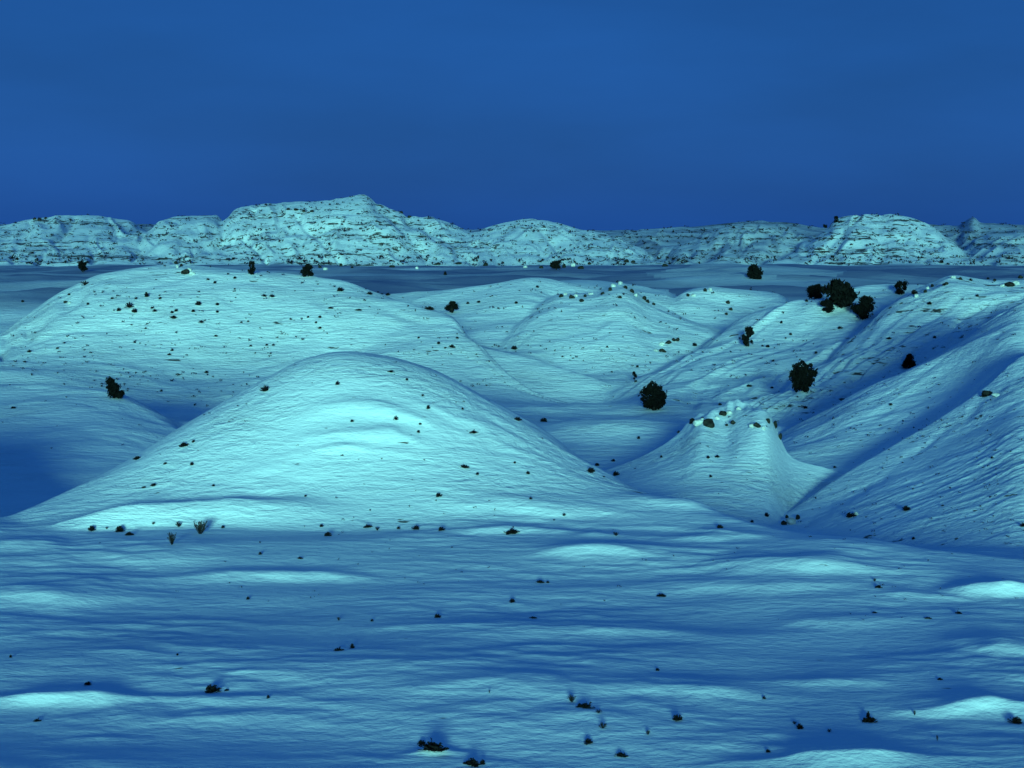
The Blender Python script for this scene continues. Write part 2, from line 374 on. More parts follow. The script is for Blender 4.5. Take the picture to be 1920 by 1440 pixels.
# bare-ground weight: strata ledges and wind-scoured crests where earth and stone show through the snow
SL = NRM[..., 2]
BARE = np.zeros_like(H)
isfar = np.isin(OWN, [IDX[k] for k in KEY if k.startswith('far_')])
BARE += isfar*(0.36 + 0.42*perlin(Xg/55, H/1.3, 121) + 0.25*perlin(Xg/16, H/0.6, 122))
for k, wv in (('gully_slope', .16), ('rocky_ridge', .30), ('right_slope', .20), ('mid_slope', .12), ('left_hill', .14), ('pyramid_hill', .16), ('notch_hill', .16), ('mound', .08), ('butte', .10)):
    BARE += (OWN == IDX[k])*wv
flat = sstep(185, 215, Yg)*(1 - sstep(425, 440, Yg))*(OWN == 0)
SHADE_TINT = (flat*1.0 + 0.55*(OWN == IDX['plain_rise']) + 0.75*(OWN == IDX['far_ridge']) + 0.45*(OWN == IDX['far_low']) + 0.3*(OWN == IDX['far_right'])).astype(np.float32)  # painted shade: darker snow colour on the far flat and dimmer far hills

# ------------------------------------------------------------------ materials
def nodes_of(name):
    m = bpy.data.materials.new(name); m.use_nodes = True
    return m, m.node_tree.nodes, m.node_tree.links
def make_snow():
    m, n, l = nodes_of('wind_packed_snow')
    b = n['Principled BSDF']
    b.inputs['Roughness'].default_value = 0.62
    b.inputs['Specular IOR Level'].default_value = 0.2
    geo = n.new('ShaderNodeNewGeometry')
    at = n.new('ShaderNodeAttribute'); at.attribute_name = 'bare'
    # patches of old and new snow
    n1 = n.new('ShaderNodeTexNoise'); n1.inputs['Scale'].default_value = 0.12; n1.inputs['Detail'].default_value = 5
    r1 = n.new('ShaderNodeValToRGB')
    r1.color_ramp.elements[0].position = 0.3; r1.color_ramp.elements[0].color = (0.74, 0.79, 0.80, 1)
    r1.color_ramp.elements[1].position = 0.7; r1.color_ramp.elements[1].color = (0.84, 0.88, 0.88, 1)
    l.new(geo.outputs['Position'], n1.inputs['Vector']); l.new(n1.outputs[0], r1.inputs[0])
    # earth showing through, broken into specks; the speck size follows the attribute 'speck'
    sp = n.new('ShaderNodeAttribute'); sp.attribute_name = 'speck'
    dv = n.new('ShaderNodeVectorMath'); dv.operation = 'SCALE'
    l.new(geo.outputs['Position'], dv.inputs[0]); l.new(sp.outputs['Fac'], dv.inputs['Scale'])
    n2 = n.new('ShaderNodeTexNoise'); n2.inputs['Scale'].default_value = 1.0; n2.inputs['Detail'].default_value = 3; n2.inputs['Roughness'].default_value = 0.65
    mp = n.new('ShaderNodeMapping'); mp.inputs['Scale'].default_value = (0.34, 0.7, 1.8)
    l.new(dv.outputs[0], mp.inputs[0]); l.new(mp.outputs[0], n2.inputs['Vector'])
    th = n.new('ShaderNodeMath'); th.operation = 'MULTIPLY_ADD'   # threshold = 0.78 - 0.42*bare
    th.inputs[1].default_value = -0.42; th.inputs[2].default_value = 0.735
    l.new(at.outputs['Fac'], th.inputs[0])
    sb = n.new('ShaderNodeMath'); sb.operation = 'SUBTRACT'
    l.new(n2.outputs[0], sb.inputs[0]); l.new(th.outputs[0], sb.inputs[1])
    ms = n.new('ShaderNodeMapRange'); ms.inputs[1].default_value = 0.0; ms.inputs[2].default_value = 0.05
    l.new(sb.outputs[0], ms.inputs[0])
    n3 = n.new('ShaderNodeTexNoise'); n3.inputs['Scale'].default_value = 1.7
    r3 = n.new('ShaderNodeValToRGB')
    r3.color_ramp.elements[0].color = (0.035, 0.034, 0.03, 1); r3.color_ramp.elements[1].color = (0.12, 0.11, 0.09, 1)
    l.new(geo.outputs['Position'], n3.inputs['Vector']); l.new(n3.outputs[0], r3.inputs[0])
    mx = n.new('ShaderNodeMix'); mx.data_type = 'RGBA'
    shade_at = n.new('ShaderNodeAttribute'); shade_at.attribute_name = 'thin'      # weight of the shade painted into the far snow colour
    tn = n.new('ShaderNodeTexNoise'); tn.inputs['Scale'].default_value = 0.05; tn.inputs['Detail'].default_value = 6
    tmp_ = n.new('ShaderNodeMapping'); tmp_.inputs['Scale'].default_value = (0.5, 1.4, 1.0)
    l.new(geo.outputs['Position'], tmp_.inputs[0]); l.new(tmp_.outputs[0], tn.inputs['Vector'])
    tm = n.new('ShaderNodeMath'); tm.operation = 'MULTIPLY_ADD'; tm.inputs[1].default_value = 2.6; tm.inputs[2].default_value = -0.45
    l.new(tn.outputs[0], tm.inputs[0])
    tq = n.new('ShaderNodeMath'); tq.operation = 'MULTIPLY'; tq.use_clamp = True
    l.new(tm.outputs[0], tq.inputs[0]); l.new(shade_at.outputs['Fac'], tq.inputs[1])
    tx = n.new('ShaderNodeMix'); tx.data_type = 'RGBA'; tx.inputs[7].default_value = (0.20, 0.23, 0.34, 1)  # dark bluish tone standing in for shade
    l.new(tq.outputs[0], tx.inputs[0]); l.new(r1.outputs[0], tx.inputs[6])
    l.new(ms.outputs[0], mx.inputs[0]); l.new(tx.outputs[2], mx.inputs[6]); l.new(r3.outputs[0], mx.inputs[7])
    l.new(mx.outputs[2], b.inputs['Base Color'])
    # fine sastrugi relief
    mb = n.new('ShaderNodeMapping'); mb.inputs['Scale'].default_value = (2.0, 3.4, 5.0)
    l.new(geo.outputs['Position'], mb.inputs[0])
    nb = n.new('ShaderNodeTexNoise'); nb.inputs['Scale'].default_value = 1.0; nb.inputs['Detail'].default_value = 6; nb.inputs['Roughness'].default_value = 0.6
    l.new(mb.outputs[0], nb.inputs['Vector'])
    bp = n.new('ShaderNodeBump'); bp.inputs['Strength'].default_value = 0.55; bp.inputs['Distance'].default_value = 0.11
    l.new(nb.outputs[0], bp.inputs['Height'])
    mc = n.new('ShaderNodeMapping'); mc.inputs['Scale'].default_value = (0.62, 1.6, 4.4)
    l.new(geo.outputs['Position'], mc.inputs[0])
    nc = n.new('ShaderNodeTexNoise'); nc.inputs['Scale'].default_value = 1.0; nc.inputs['Detail'].default_value = 5; nc.inputs['Roughness'].default_value = 0.7
    nc.inputs['Distortion'].default_value = 0.4
    l.new(mc.outputs[0], nc.inputs['Vector'])
    bq = n.new('ShaderNodeBump'); bq.inputs['Distance'].default_value = 0.32
    npat = n.new('ShaderNodeTexNoise'); npat.inputs['Scale'].default_value = 0.22; npat.inputs['Detail'].default_value = 3
    mpat = n.new('ShaderNodeMapping'); mpat.inputs['Scale'].default_value = (0.6, 1.0, 1.6)
    l.new(geo.outputs['Position'], mpat.inputs[0]); l.new(mpat.outputs[0], npat.inputs['Vector'])
    rpat = n.new('ShaderNodeMapRange'); rpat.inputs[1].default_value = 0.38; rpat.inputs[2].default_value = 0.68
    rpat.inputs[3].default_value = 0.25; rpat.inputs[4].default_value = 1.0
    cr_ = n.new('ShaderNodeAttribute'); cr_.attribute_name = 'crust'     # how far the wind has carved the surface
    cm = n.new('ShaderNodeMath'); cm.operation = 'MULTIPLY'
    l.new(npat.outputs[0], rpat.inputs[0]); l.new(rpat.outputs[0], cm.inputs[0]); l.new(cr_.outputs['Fac'], cm.inputs[1]); l.new(cm.outputs[0], bq.inputs['Strength'])
    l.new(nc.outputs[0], bq.inputs['Height']); l.new(bp.outputs[0], bq.inputs['Normal']); 
    md = n.new('ShaderNodeMapping'); md.inputs['Scale'].default_value = (0.45, 1.1, 3.2)
    l.new(geo.outputs['Position'], md.inputs[0])
    nd = n.new('ShaderNodeTexNoise'); nd.inputs['Scale'].default_value = 1.0; nd.inputs['Detail'].default_value = 5; nd.inputs['Roughness'].default_value = 0.72
    l.new(md.outputs[0], nd.inputs['Vector'])
    fc = n.new('ShaderNodeAttribute'); fc.attribute_name = 'far_crust'
    be = n.new('ShaderNodeBump'); be.inputs['Distance'].default_value = 0.36
    l.new(fc.outputs['Fac'], be.inputs['Strength']); l.new(nd.outputs[0], be.inputs['Height'])
    l.new(bq.outputs[0], be.inputs['Normal']); l.new(be.outputs[0], b.inputs['Normal'])
    return m
SNOW = make_snow()
def plain(name, c0, c1, scale, rough=0.9):
    m, n, l = nodes_of(name)
    b = n['Principled BSDF']; b.inputs['Roughness'].default_value = rough
    b.inputs['Specular IOR Level'].default_value = 0.1
    tcn = n.new('ShaderNodeTexCoord'); t = n.new('ShaderNodeTexNoise'); t.inputs['Scale'].default_value = scale; t.inputs['Detail'].default_value = 4
    r = n.new('ShaderNodeValToRGB'); r.color_ramp.elements[0].position = 0.35; r.color_ramp.elements[1].position = 0.65
    r.color_ramp.elements[0].color = (*c0, 1); r.color_ramp.elements[1].color = (*c1, 1)
    l.new(tcn.outputs['Object'], t.inputs['Vector']); l.new(t.outputs[0], r.inputs[0]); l.new(r.outputs[0], b.inputs['Base Color'])
    return m
JUNIPER = plain('juniper_foliage', (0.003, 0.003, 0.003), (0.008, 0.008, 0.006), 3.0)
BARK = plain('juniper_bark', (0.012, 0.010, 0.008), (0.03, 0.025, 0.02), 8.0)
SAGE = plain('winter_sagebrush', (0.005, 0.004, 0.005), (0.016, 0.013, 0.012), 6.0)
GRASS = plain('dry_dark_grass', (0.012, 0.011, 0.010), (0.04, 0.034, 0.028), 6.0)
ROCK = plain('dark_sandstone', (0.008, 0.008, 0.007), (0.035, 0.032, 0.025), 3.0)
PALE = plain('pale_sandstone', (0.45, 0.43, 0.38), (0.72, 0.70, 0.64), 3.0)

def tag(o, label=None, cat=None, group=None, kind=None):
    if label: o['label'] = label
    if cat: o['category'] = cat
    if group: o['group'] = group
    if kind: o['kind'] = kind
    return o
def mesh_np(name, verts, faces_flat, per, mat):
    me = bpy.data.meshes.new(name)
    nv, nf = len(verts), len(faces_flat)//per
    me.vertices.add(nv); me.vertices.foreach_set('co', np.ascontiguousarray(verts, np.float32).ravel())
    me.loops.add(nf*per); me.loops.foreach_set('vertex_index', np.ascontiguousarray(faces_flat, np.int32))
    me.polygons.add(nf); me.polygons.foreach_set('loop_start', np.arange(0, nf*per, per, dtype=np.int32))
    me.update(calc_edges=True)
    me.materials.append(mat)
    return me

# ------------------------------------------------------------------ terrain objects, one for each hill
HILL = {
 'valley': ('valley_floor', 'flat blue shaded snow floor winding between the hills', 'valley floor'),
 'field': ('snowfield', 'wind rippled snowfield with drifts filling the foreground', 'snowfield'),
 'mound': ('snow_hill', 'nearest rounded bright snow mound with a long right shoulder', 'hill'),
 'left_rise': ('snow_hill', 'low dark blue snow rise at the left edge behind the nearest mound', 'hill'),
 'left_hill': ('snow_hill', 'broad snow hill dotted with shrubs on the left in the middle distance', 'hill'),
 'back_ridge': ('snow_hill', 'low dim snow ridge left of the pyramid shaped hill', 'hill'),
 'pyramid_hill': ('snow_hill', 'pyramid shaped snow hill with stony twin tops near the centre', 'hill'),
 'spur': ('snow_hill', 'thin lit snow spur running down in front of the pyramid shaped hill', 'hill'),
 'notch_hill': ('snow_hill', 'small snow hill with stony rim right of the pyramid shaped hill', 'hill'),
 'gully_slope': ('snow_hill', 'gullied snow slope carrying the juniper clump on the right', 'hill'),
 'rocky_ridge': ('snow_hill', 'long striped snow ridge with rocky crest at the right', 'hill'),
 'mid_slope': ('snow_hill', 'smooth dim snow slope between the striped ridge and the near right slope', 'hill'),
 'plain_rise': ('snow_rise', 'low snowy rise on the far flat above the juniper clump', 'snow rise'),
 'valley_drift': ('snow_drift', 'flat bright snow bank on the valley floor behind the small butte', 'snow bank'),
 'butte': ('butte', 'small sharp snow butte with a rocky cap right of the mound', 'butte'),
 'right_slope': ('snow_hill', 'near steep snow slope with fine diagonal rills at the right edge', 'hill'),
 'far_ridge': ('far_hill', 'lowest farthest snow ridge along the skyline', 'hill'),
 'far_left': ('far_hill', 'banded far badland hill at the left edge of the skyline', 'hill'),
 'far_left_inner': ('far_hill', 'narrow banded far hill between the left edge hill and the highest peak', 'hill'),
 'far_peak': ('far_hill', 'highest far badland hill with a small pointed top', 'hill'),
 'far_spur': ('far_hill', 'speckled lower shoulder in front of the highest far hill', 'hill'),
 'far_middle': ('far_hill', 'banded far hill right of the highest peak', 'hill'),
 'far_low': ('far_hill', 'low streaked far hill left of the domed far hill', 'hill'),
 'far_dome': ('far_hill', 'smooth domed far badland hill on the right skyline', 'hill'),
 'far_right': ('far_hill', 'far badland hill at the right edge beside the dome', 'hill'),
}
SPECK = np.clip(90.0/np.maximum(Yg, 20), 0.12, 2.0).astype(np.float32)
SPECK = np.where(isfar, 0.75, np.where(Yg > 175, 1.1, np.where(Yg > 95, 1.0, 2.0))).astype(np.float32)
gi = np.arange(NR*NC, dtype=np.int64).reshape(NR, NC)
quads = np.stack([gi[:-1, :-1], gi[:-1, 1:], gi[1:, 1:], gi[1:, :-1]], -1).reshape(-1, 4)
qown = OWN[:-1, :-1].reshape(-1)
Pf = P.reshape(-1, 3); Nf = NRM.reshape(-1, 3); Bf = BARE.reshape(-1); Sf = SPECK.reshape(-1); Df = SHADE_TINT.reshape(-1); Gf = (sstep(70, 110, Yg)*(1 - 0.6*flat)).reshape(-1); Cf = (0.20 + 0.80*sstep(49.0, 54.0, Yg)).reshape(-1)
for i, k in enumerate(KEY):
    q = quads[qown == i]
    if len(q) == 0: continue
    ids, inv = np.unique(q.ravel(), return_inverse=True)
    me = mesh_np(HILL[k][0], Pf[ids], inv, 4, SNOW)
    me.polygons.foreach_set('use_smooth', np.ones(len(q), bool))
    for an, arr in (('bare', Bf), ('speck', Sf), ('thin', Df), ('crust', Cf), ('far_crust', Gf)):  # 'thin' carries the painted shade of the far ground
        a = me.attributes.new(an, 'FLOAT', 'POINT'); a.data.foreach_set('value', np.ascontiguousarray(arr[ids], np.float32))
    me.normals_split_custom_set_from_vertices(Nf[ids])
    o = bpy.data.objects.new(HILL[k][0], me); COL.objects.link(o)
    tag(o, HILL[k][1], HILL[k][2], kind='structure')
# the ground under and behind the viewer
gx = np.linspace(-90, 90, 91); gy = np.linspace(-80, 13.2, 48)
GX, GY = np.meshgrid(gx, gy)
GZ = float(np.mean(H[0, NC//4:3*NC//4])) - 0.25 + 0.2*perlin(GX/9, GY/6, 130)
gi2 = np.arange(GX.size).reshape(GX.shape)
q = np.stack([gi2[:-1, :-1], gi2[:-1, 1:], gi2[1:, 1:], gi2[1:, :-1]], -1).reshape(-1)
me = mesh_np('ground', np.stack([GX, GY, GZ], -1).reshape(-1, 3), q, 4, SNOW)
me.polygons.foreach_set('use_smooth', np.ones(len(q)//4, bool))
for an, val in (('bare', 0.0), ('speck', 2.0), ('crust', 0.4)):
    a = me.attributes.new(an, 'FLOAT', 'POINT'); a.data.foreach_set('value', np.full(GX.size, val, np.float32))
o = bpy.data.objects.new('ground', me); COL.objects.link(o)
tag(o, 'snow covered ground below the viewpoint', 'ground', kind='structure')


# ------------------------------------------------------------------ vegetation and stones
def place(u, v, ymin=20.0, ymax=900.0):
    j, c = hit(u, v, ymin, ymax)
    return Vector((float(Xg[j, c]), float(Yg[j, c]), float(H[j, c]))), KEY[OWN[j, c]]
def quad_cloud(centres, size, r, flatz=1.0):
    """small leaf sprays: one irregular quad for each centre"""
    n = len(centres)
    d = r.normal(size=(n, 3)); d /= np.linalg.norm(d, axis=1, keepdims=True)
    e = np.cross(d, r.normal(size=(n, 3))); e /= np.linalg.norm(e, axis=1, keepdims=True) + 1e-9
    sz = size*r.uniform(0.6, 1.4, (n, 1))
    a, b = d*sz, e*sz*0.55
    a[:, 2] *= flatz
    v = np.stack([centres - a, centres + b, centres + a, centres - b*r.uniform(0.5, 1, (n, 1))], 1).reshape(-1, 3)
    return v
def tube_np(p0, p1, r0, r1, sides=6):
    p0, p1 = np.array(p0, float), np.array(p1, float)
    d = p1 - p0; d /= np.linalg.norm(d) + 1e-9
    a = np.cross(d, [0.3, 0.9, 0.2]); a /= np.linalg.norm(a); b = np.cross(d, a)
    ang = np.linspace(0, 2*np.pi, sides, endpoint=False)
    ring = np.outer(np.cos(ang), a) + np.outer(np.sin(ang), b)
    v = np.concatenate([p0 + ring*r0, p1 + ring*r1])
    f = []
    for k in range(sides):
        k2 = (k+1) % sides
        f += [k, k2, sides + k2, sides + k]
    return v, f
def build_tubes(name, segs, mat):
    vs, fs, off = [], [], 0
    for s_ in segs:
        v, f = tube_np(*s_)
        vs.append(v); fs += [q_ + off for q_ in f]; off += len(v)
    return mesh_np(name, np.concatenate(vs), fs, 4, mat)

def juniper(u, v, wpx, hpx, label, shape='round', lean=0.0, ymin=20, ymax=900, seed=0):
    """a juniper: short twisted trunk with limbs and an irregular crown of leaf sprays"""
    p, key = place(u, v, ymin, ymax)
    w = wpx/F*p.y; h = hpx/F*p.y*1.04
    r = np.random.default_rng(1000 + seed)
    root = bpy.data.objects.new('juniper_tree', None)
    COL.objects.link(root); root.location = p - Vector((0, 0, 0.03*h)); root.empty_display_size = 0.3
    tag(root, label, 'tree', 'junipers on the snow hills')
    lobes = []
    n = 13 + int(wpx/4)
    for k in range(n):
        z = r.uniform(0.12, 0.86)
        if shape == 'round': rad = 0.5*math.sqrt(max(0.05, 1 - ((z-0.45)/0.55)**2))
        elif shape == 'cone': rad = 0.5*(1.0 - 0.75*z)
        elif shape == 'egg': rad = 0.5*math.sqrt(max(0.05, 1 - ((z-0.42)/0.58)**2))*0.95
        else: rad = 0.5*(0.8 - 0.3*abs(z-0.5))
        a = r.uniform(0, 2*np.pi); q_ = math.sqrt(r.uniform(0.05, 1))*max(rad - 0.13, 0.04)
        lobes.append((q_*math.cos(a)*w + lean*(0.55-z)*w, q_*math.sin(a)*w*0.9, z*h, r.uniform(0.09, 0.20)))
    segs = []
    base = np.array([0, 0, -0.15*h])
    knots = [base, np.array([0.03*w, 0, 0.14*h]), np.array([-0.02*w + lean*0.1*w, 0.02*w, 0.42*h]), np.array([0.02*w - lean*0.15*w, 0, 0.72*h])]
    rr = [0.07*w, 0.055*w, 0.035*w, 0.012*w]
    for k in range(3): segs.append((knots[k], knots[k+1], rr[k], rr[k+1]))
    for (lx, ly, lz, lr) in lobes[:10]:
        st = knots[1] + (knots[2]-knots[1])*r.uniform(0, 1)
        segs.append((st, (lx, ly, lz), 0.022*w, 0.007*w))
    tr = bpy.data.objects.new('trunk', build_tubes('trunk', segs, BARK)); COL.objects.link(tr); tr.parent = root
    pts = []
    per = 130
    for (lx, ly, lz, lr) in lobes:
        d = r.normal(size=(per, 3)); d /= np.linalg.norm(d, axis=1, keepdims=True)
        rad = (r.uniform(0.15, 1.0, (per, 1))**0.5)*lr*r.uniform(0.85, 1.2)
        q_ = d*rad*np.array([w, w, min(h, 1.1*w)*1.0]) + np.array([lx, ly, lz])
        pts.append(q_)
    # loose sprigs that break the outline
    k = 170
    d = r.normal(size=(k, 3)); d /= np.linalg.norm(d, axis=1, keepdims=True)
    ii = r.integers(0, len(lobes), k)
    lb = np.array(lobes)[ii]
    pts.append(lb[:, :3] + d*lb[:, 3:4]*np.array([w, w, min(h, 1.1*w)])*r.uniform(1.0, 1.7, (k, 1)))
    pts = np.concatenate(pts)
    pts[:, 2] = np.maximum(pts[:, 2], 0.02*h)
    vs = quad_cloud(pts, 0.055*w, r, 1.2)
    cr = bpy.data.objects.new('crown', mesh_np('crown', vs, np.arange(len(vs)), 4, JUNIPER)); COL.objects.link(cr); cr.parent = root
    return root

TREES = [
 (213, 747, 44, 38, 'lone dark juniper on the left rise beyond the nearest mound', 'cone', 0.45),
 (1224, 770, 56, 54, 'large round juniper standing alone on the valley floor left of the butte', 'round', 0),
 (1507, 734, 54, 58, 'large round juniper on the slope above the small butte', 'round', 0),
 (1402, 650, 29, 38, 'upright egg shaped juniper high on the gully slope', 'egg', 0),
 (1416, 524, 36, 28, 'dark juniper at the edge of the far valley above the pyramid hill', 'round', 0.2),
 (1530, 560, 36, 28, 'left juniper of the large dark clump on the gully slope', 'round', 0),
 (1574, 576, 70, 52, 'biggest central juniper of the dark clump on the gully slope', 'round', 0),
 (1551, 588, 28, 24, 'small juniper below the big one in the dark clump', 'round', 0),
 (1619, 597, 46, 42, 'right lower juniper of the dark clump on the gully slope', 'round', -0.4),
 (1691, 552, 29, 27, 'dark juniper at the left end of the rocky ridge crest', 'round', 0),
 (1706, 690, 32, 28, 'small pointed juniper in the dark gully below the striped ridge', 'cone', 0),
 (472, 515, 19, 25, 'narrow juniper behind the crest of the broad left hill', 'egg', 0),
 (577, 519, 29, 24, 'wide juniper behind the broad left hill, right of the narrow one', 'round', -0.2),
 (154, 512, 20, 22, 'small juniper at the left shoulder of the broad left hill', 'egg', 0),
 (847, 588, 27, 22, 'squat juniper at the right brow of the broad left hill', 'round', 0),
 (1191, 718, 12, 22, 'thin dark sapling just above the large valley floor juniper', 'egg', 0.3),
 (1042, 508, 24, 18, 'dark juniper at the foot of the far hills in the centre', 'round', 0),
 (1568, 418, 11, 12, 'right one of two tiny dark junipers on the left flank of the domed far hill', 'round', 0),
 (1548, 427, 9, 9, 'left one of two tiny dark junipers on the left flank of the domed far hill', 'round', 0),
]
for k, (u, v, wp, hp, lab, sh, ln) in enumerate(TREES):
    juniper(u, v, wp, hp, lab, sh, ln, seed=k)

# shared meshes for shrubs (unit width 1, height given), about 60 to 180 sprays each
def shrub_mesh(kind, seed):
    """all twigs or blades leave one root crown; returns vertices and triangles of one connected plant"""
    r = np.random.default_rng(2000 + seed)
    V, T = [np.array([0.0, 0.0, -0.12])], []
    if kind == 'bush':
        n = 120
        a = r.uniform(0, 2*np.pi, n); q_ = np.sqrt(r.uniform(0, 1, n))
        z = r.uniform(0.08, 1, n)*(1 - 0.5*q_**2)*0.78
        lump = 1 + 0.25*np.sin(a*3 + seed) + 0.15*np.sin(a*5 + 2*seed)
        tip = np.stack([0.46*q_*lump*np.cos(a), 0.46*q_*lump*np.sin(a), z], 1); wd, ln = 0.045, 0.13
    elif kind == 'grass':
        n = 70
        a = r.uniform(0, 2*np.pi, n); q_ = r.uniform(0.05, 0.45, n)
        tip = np.stack([q_*np.cos(a), q_*np.sin(a), r.uniform(0.35, 0.9, n)], 1); wd, ln = 0.022, 0.14
    else:
        n = 120
        x = np.clip(r.normal(0, 0.24, n), -.5, .5); y = r.normal(0, 0.12, n)
        z = np.abs(r.normal(0.25, 0.2, n))*(1 - np.minimum(np.abs(x)*1.2, .7)) + 0.05
        tip = np.stack([x, y, z], 1); wd, ln = 0.05, 0.13
    for p in tip:
        d = p - V[0]; d = d/np.linalg.norm(d)
        sd = np.cross(d, r.normal(size=3)); sd /= np.linalg.norm(sd) + 1e-9
        e_ = d*0.6 + 0.55*r.normal(size=3); e_ /= np.linalg.norm(e_)
        k = len(V)
        V += [p + sd*wd, p - sd*wd, p + e_*ln*r.uniform(.6, 1.2), p + sd*wd*2.2 - d*wd, p - sd*wd*2.0 + d*wd*1.2]
        T += [0, k, k+1, k, k+2, k+1, k, k+3, k+2, k+1, k+2, k+4]
    return np.array(V), T
SHRUB = {}
for kind, mat in (('bush', SAGE), ('grass', GRASS), ('mat', SAGE)):
    SHRUB[kind] = []
    for k in range(5):
        vs, ts = shrub_mesh(kind, k + 10*len(kind))
        nm = {'bush': 'sagebrush', 'grass': 'grass_tuft', 'mat': 'twig_mat'}[kind]
        SHRUB[kind].append(mesh_np(nm, vs, ts, 3, mat))

AREA = {'valley': 'the valley floor', 'field': 'the foreground snowfield', 'mound': 'the nearest bright mound', 'left_rise': 'the dark left rise',
        'left_hill': 'the broad left hill', 'back_ridge': 'the low dim ridge', 'pyramid_hill': 'the pyramid hill', 'spur': 'the thin snow spur',
        'notch_hill': 'the small stony rimmed hill', 'gully_slope': 'the gullied slope', 'rocky_ridge': 'the striped rocky ridge', 'mid_slope': 'the dim right slope',
        'valley_drift': 'the bright valley bank', 'plain_rise': 'the low rise on the far flat', 'butte': 'the small butte', 'right_slope': 'the rilled right slope'}
# (column, row of the base, width, height) in photo pixels; b bush, g grass tuft, m flat twigs
SH = """
42 569 8 7 b;131 555 8 6 b;165 573 7 7 b;211 562 8 6 b;222 584 10 10 b;254 562 7 7 b;275 557 12 16 b;243 578 18 16 b;252 586 14 12 b;290 587 10 8 b;301 563 9 7 b;286 580 7 6 b;
323 587 8 8 m;330 585 10 8 b;325 599 18 8 m;362 587 10 8 b;373 573 15 12 b;408 573 9 8 b;408 587 9 7 b;377 608 12 8 b;402 532 8 8 b;440 523 9 7 b;54 662 10 8 b;108 655 8 6 b;
252 645 7 6 b;322 658 8 8 m;318 666 10 6 m;387 700 10 7 b;405 632 9 6 b;495 556 14 7 m;511 559 12 9 b;600 619 10 6 b;599 596 8 8 b;577 596 7 6 b;593 607 7 6 b;452 606 7 5 b;
303 735 7 6 b;160 535 15 13 b;391 526 8 6 b;440 545 6 5 b;465 605 6 5 b;512 650 8 6 m;500 648 7 5 b;470 650 8 5 m;620 580 14 6 m;545 600 8 5 m;
692 552 15 8 m;728 554 14 8 m;637 546 16 12 b;672 583 16 6 m;806 581 24 12 m;877 570 8 7 b;897 569 9 7 b;968 570 9 7 b;1008 540 8 7 b;822 646 9 8 b;785 635 7 6 b;847 653 16 9 m;857 636 8 6 b;834 655 7 5 b;
733 699 16 7 m;763 713 7 8 b;802 767 10 11 b;792 744 7 6 b;661 792 9 7 b;742 788 11 12 b;887 814 22 8 m;867 768 7 6 b;786 812 8 8 b;787 800 8 6 b;970 789 22 10 m;1021 791 18 13 b;966 655 16 11 b;
1196 690 8 7 b;835 518 9 12 b;660 505 8 6 b;
1303 650 12 11 b;1466 607 8 8 b;1482 629 8 7 b;1405 725 14 7 b;1447 728 9 6 b;1441 652 10 8 b;1530 664 8 8 b;1576 617 12 8 b;1450 678 10 6 m;1511 767 12 8 b;1742 573 14 9 b;1715 552 18 14 b;
1769 536 9 8 b;1819 527 9 8 b;1853 524 7 6 b;1833 556 9 7 b;1752 634 10 7 b;1766 493 12 9 b;1668 637 16 6 m;1512 566 8 8 b;1351 760 9 7 b;1669 762 9 7 b;1430 650 7 5 b;
497 733 22 16 b;633 723 11 11 b;344 838 26 12 m;362 830 9 8 b;257 862 20 10 m;288 912 16 8 b;271 915 11 6 m;360 872 11 9 b;400 912 8 6 m;311 872 10 6 m;572 932 7 5 b;
172 996 18 15 b;225 997 24 18 b;243 1004 22 10 m;200 992 9 6 g;288 984 11 7 g;335 988 18 14 g;323 1022 26 34 g;375 1002 42 36 g;418 991 9 7 b;602 988 9 8 b;614 1005 20 12 b;488 1040 9 8 b;563 1049 14 6 m;465 1124 9 9 b;25 766 12 6 b;
870 878 24 10 m;894 892 9 8 b;990 890 9 9 b;822 933 15 11 b;996 937 8 7 b;1058 967 8 8 b;707 996 14 9 g;690 990 22 9 m;780 993 18 11 b;827 995 16 11 b;960 1001 34 14 m;1155 1006 16 10 g;1108 886 20 14 b;1155 892 16 13 b;1120 874 12 8 b;747 992 9 7 b;
1197 824 8 8 b;1273 812 8 8 b;1012 1094 20 9 m;1028 1094 8 6 b;961 1130 14 11 b;820 1158 16 11 b;1240 1120 22 8 m;1000 1160 18 5 m;1150 865 10 7 b;
1328 861 9 8 b;1346 858 12 8 m;1333 895 7 8 b;1437 970 11 12 b;1595 970 24 14 b;1700 957 24 14 b;1350 990 17 10 b;1847 744 18 10 m;1797 1152 16 8 m;1640 1150 12 5 m;1917 988 12 12 b;1410 980 9 7 b;1712 1012 9 8 b;1860 860 8 7 b;1565 878 8 6 b;
635 1164 12 9 g;661 1216 12 14 b;634 1220 24 9 m;697 1165 8 7 b;398 1298 36 22 b;425 1295 12 5 m;165 1285 18 9 b;502 1310 8 10 b;70 1354 18 8 m;20 1233 7 9 b;812 1408 66 22 m;790 1398 20 12 b;885 1437 42 18 m;905 1434 14 14 b;918 1300 5 9 g;333 1230 6 6 b;
1072 1316 26 18 g;1098 1328 40 14 m;1122 1338 20 10 g;1130 1366 26 14 g;1103 1394 22 14 b;1165 1419 30 12 m;1270 1352 26 18 b;1215 1378 14 12 g;1500 1366 20 14 b;1490 1358 14 8 g;1630 1354 36 18 m;1627 1346 10 20 b;1716 1342 8 14 g;1905 1357 32 18 b;1440 1411 11 9 b;
1432 1312 9 9 b;1232 1258 9 8 b;1555 1374 14 9 g;1757 1390 6 16 g;1640 1090 10 9 g;1648 1103 16 9 m;1740 1160 18 5 m;1763 1276 14 6 m;965 870 7 6 b;1240 858 7 7 b
"""
items = []
KN = {'b': 'bush', 'g': 'grass', 'm': 'mat'}
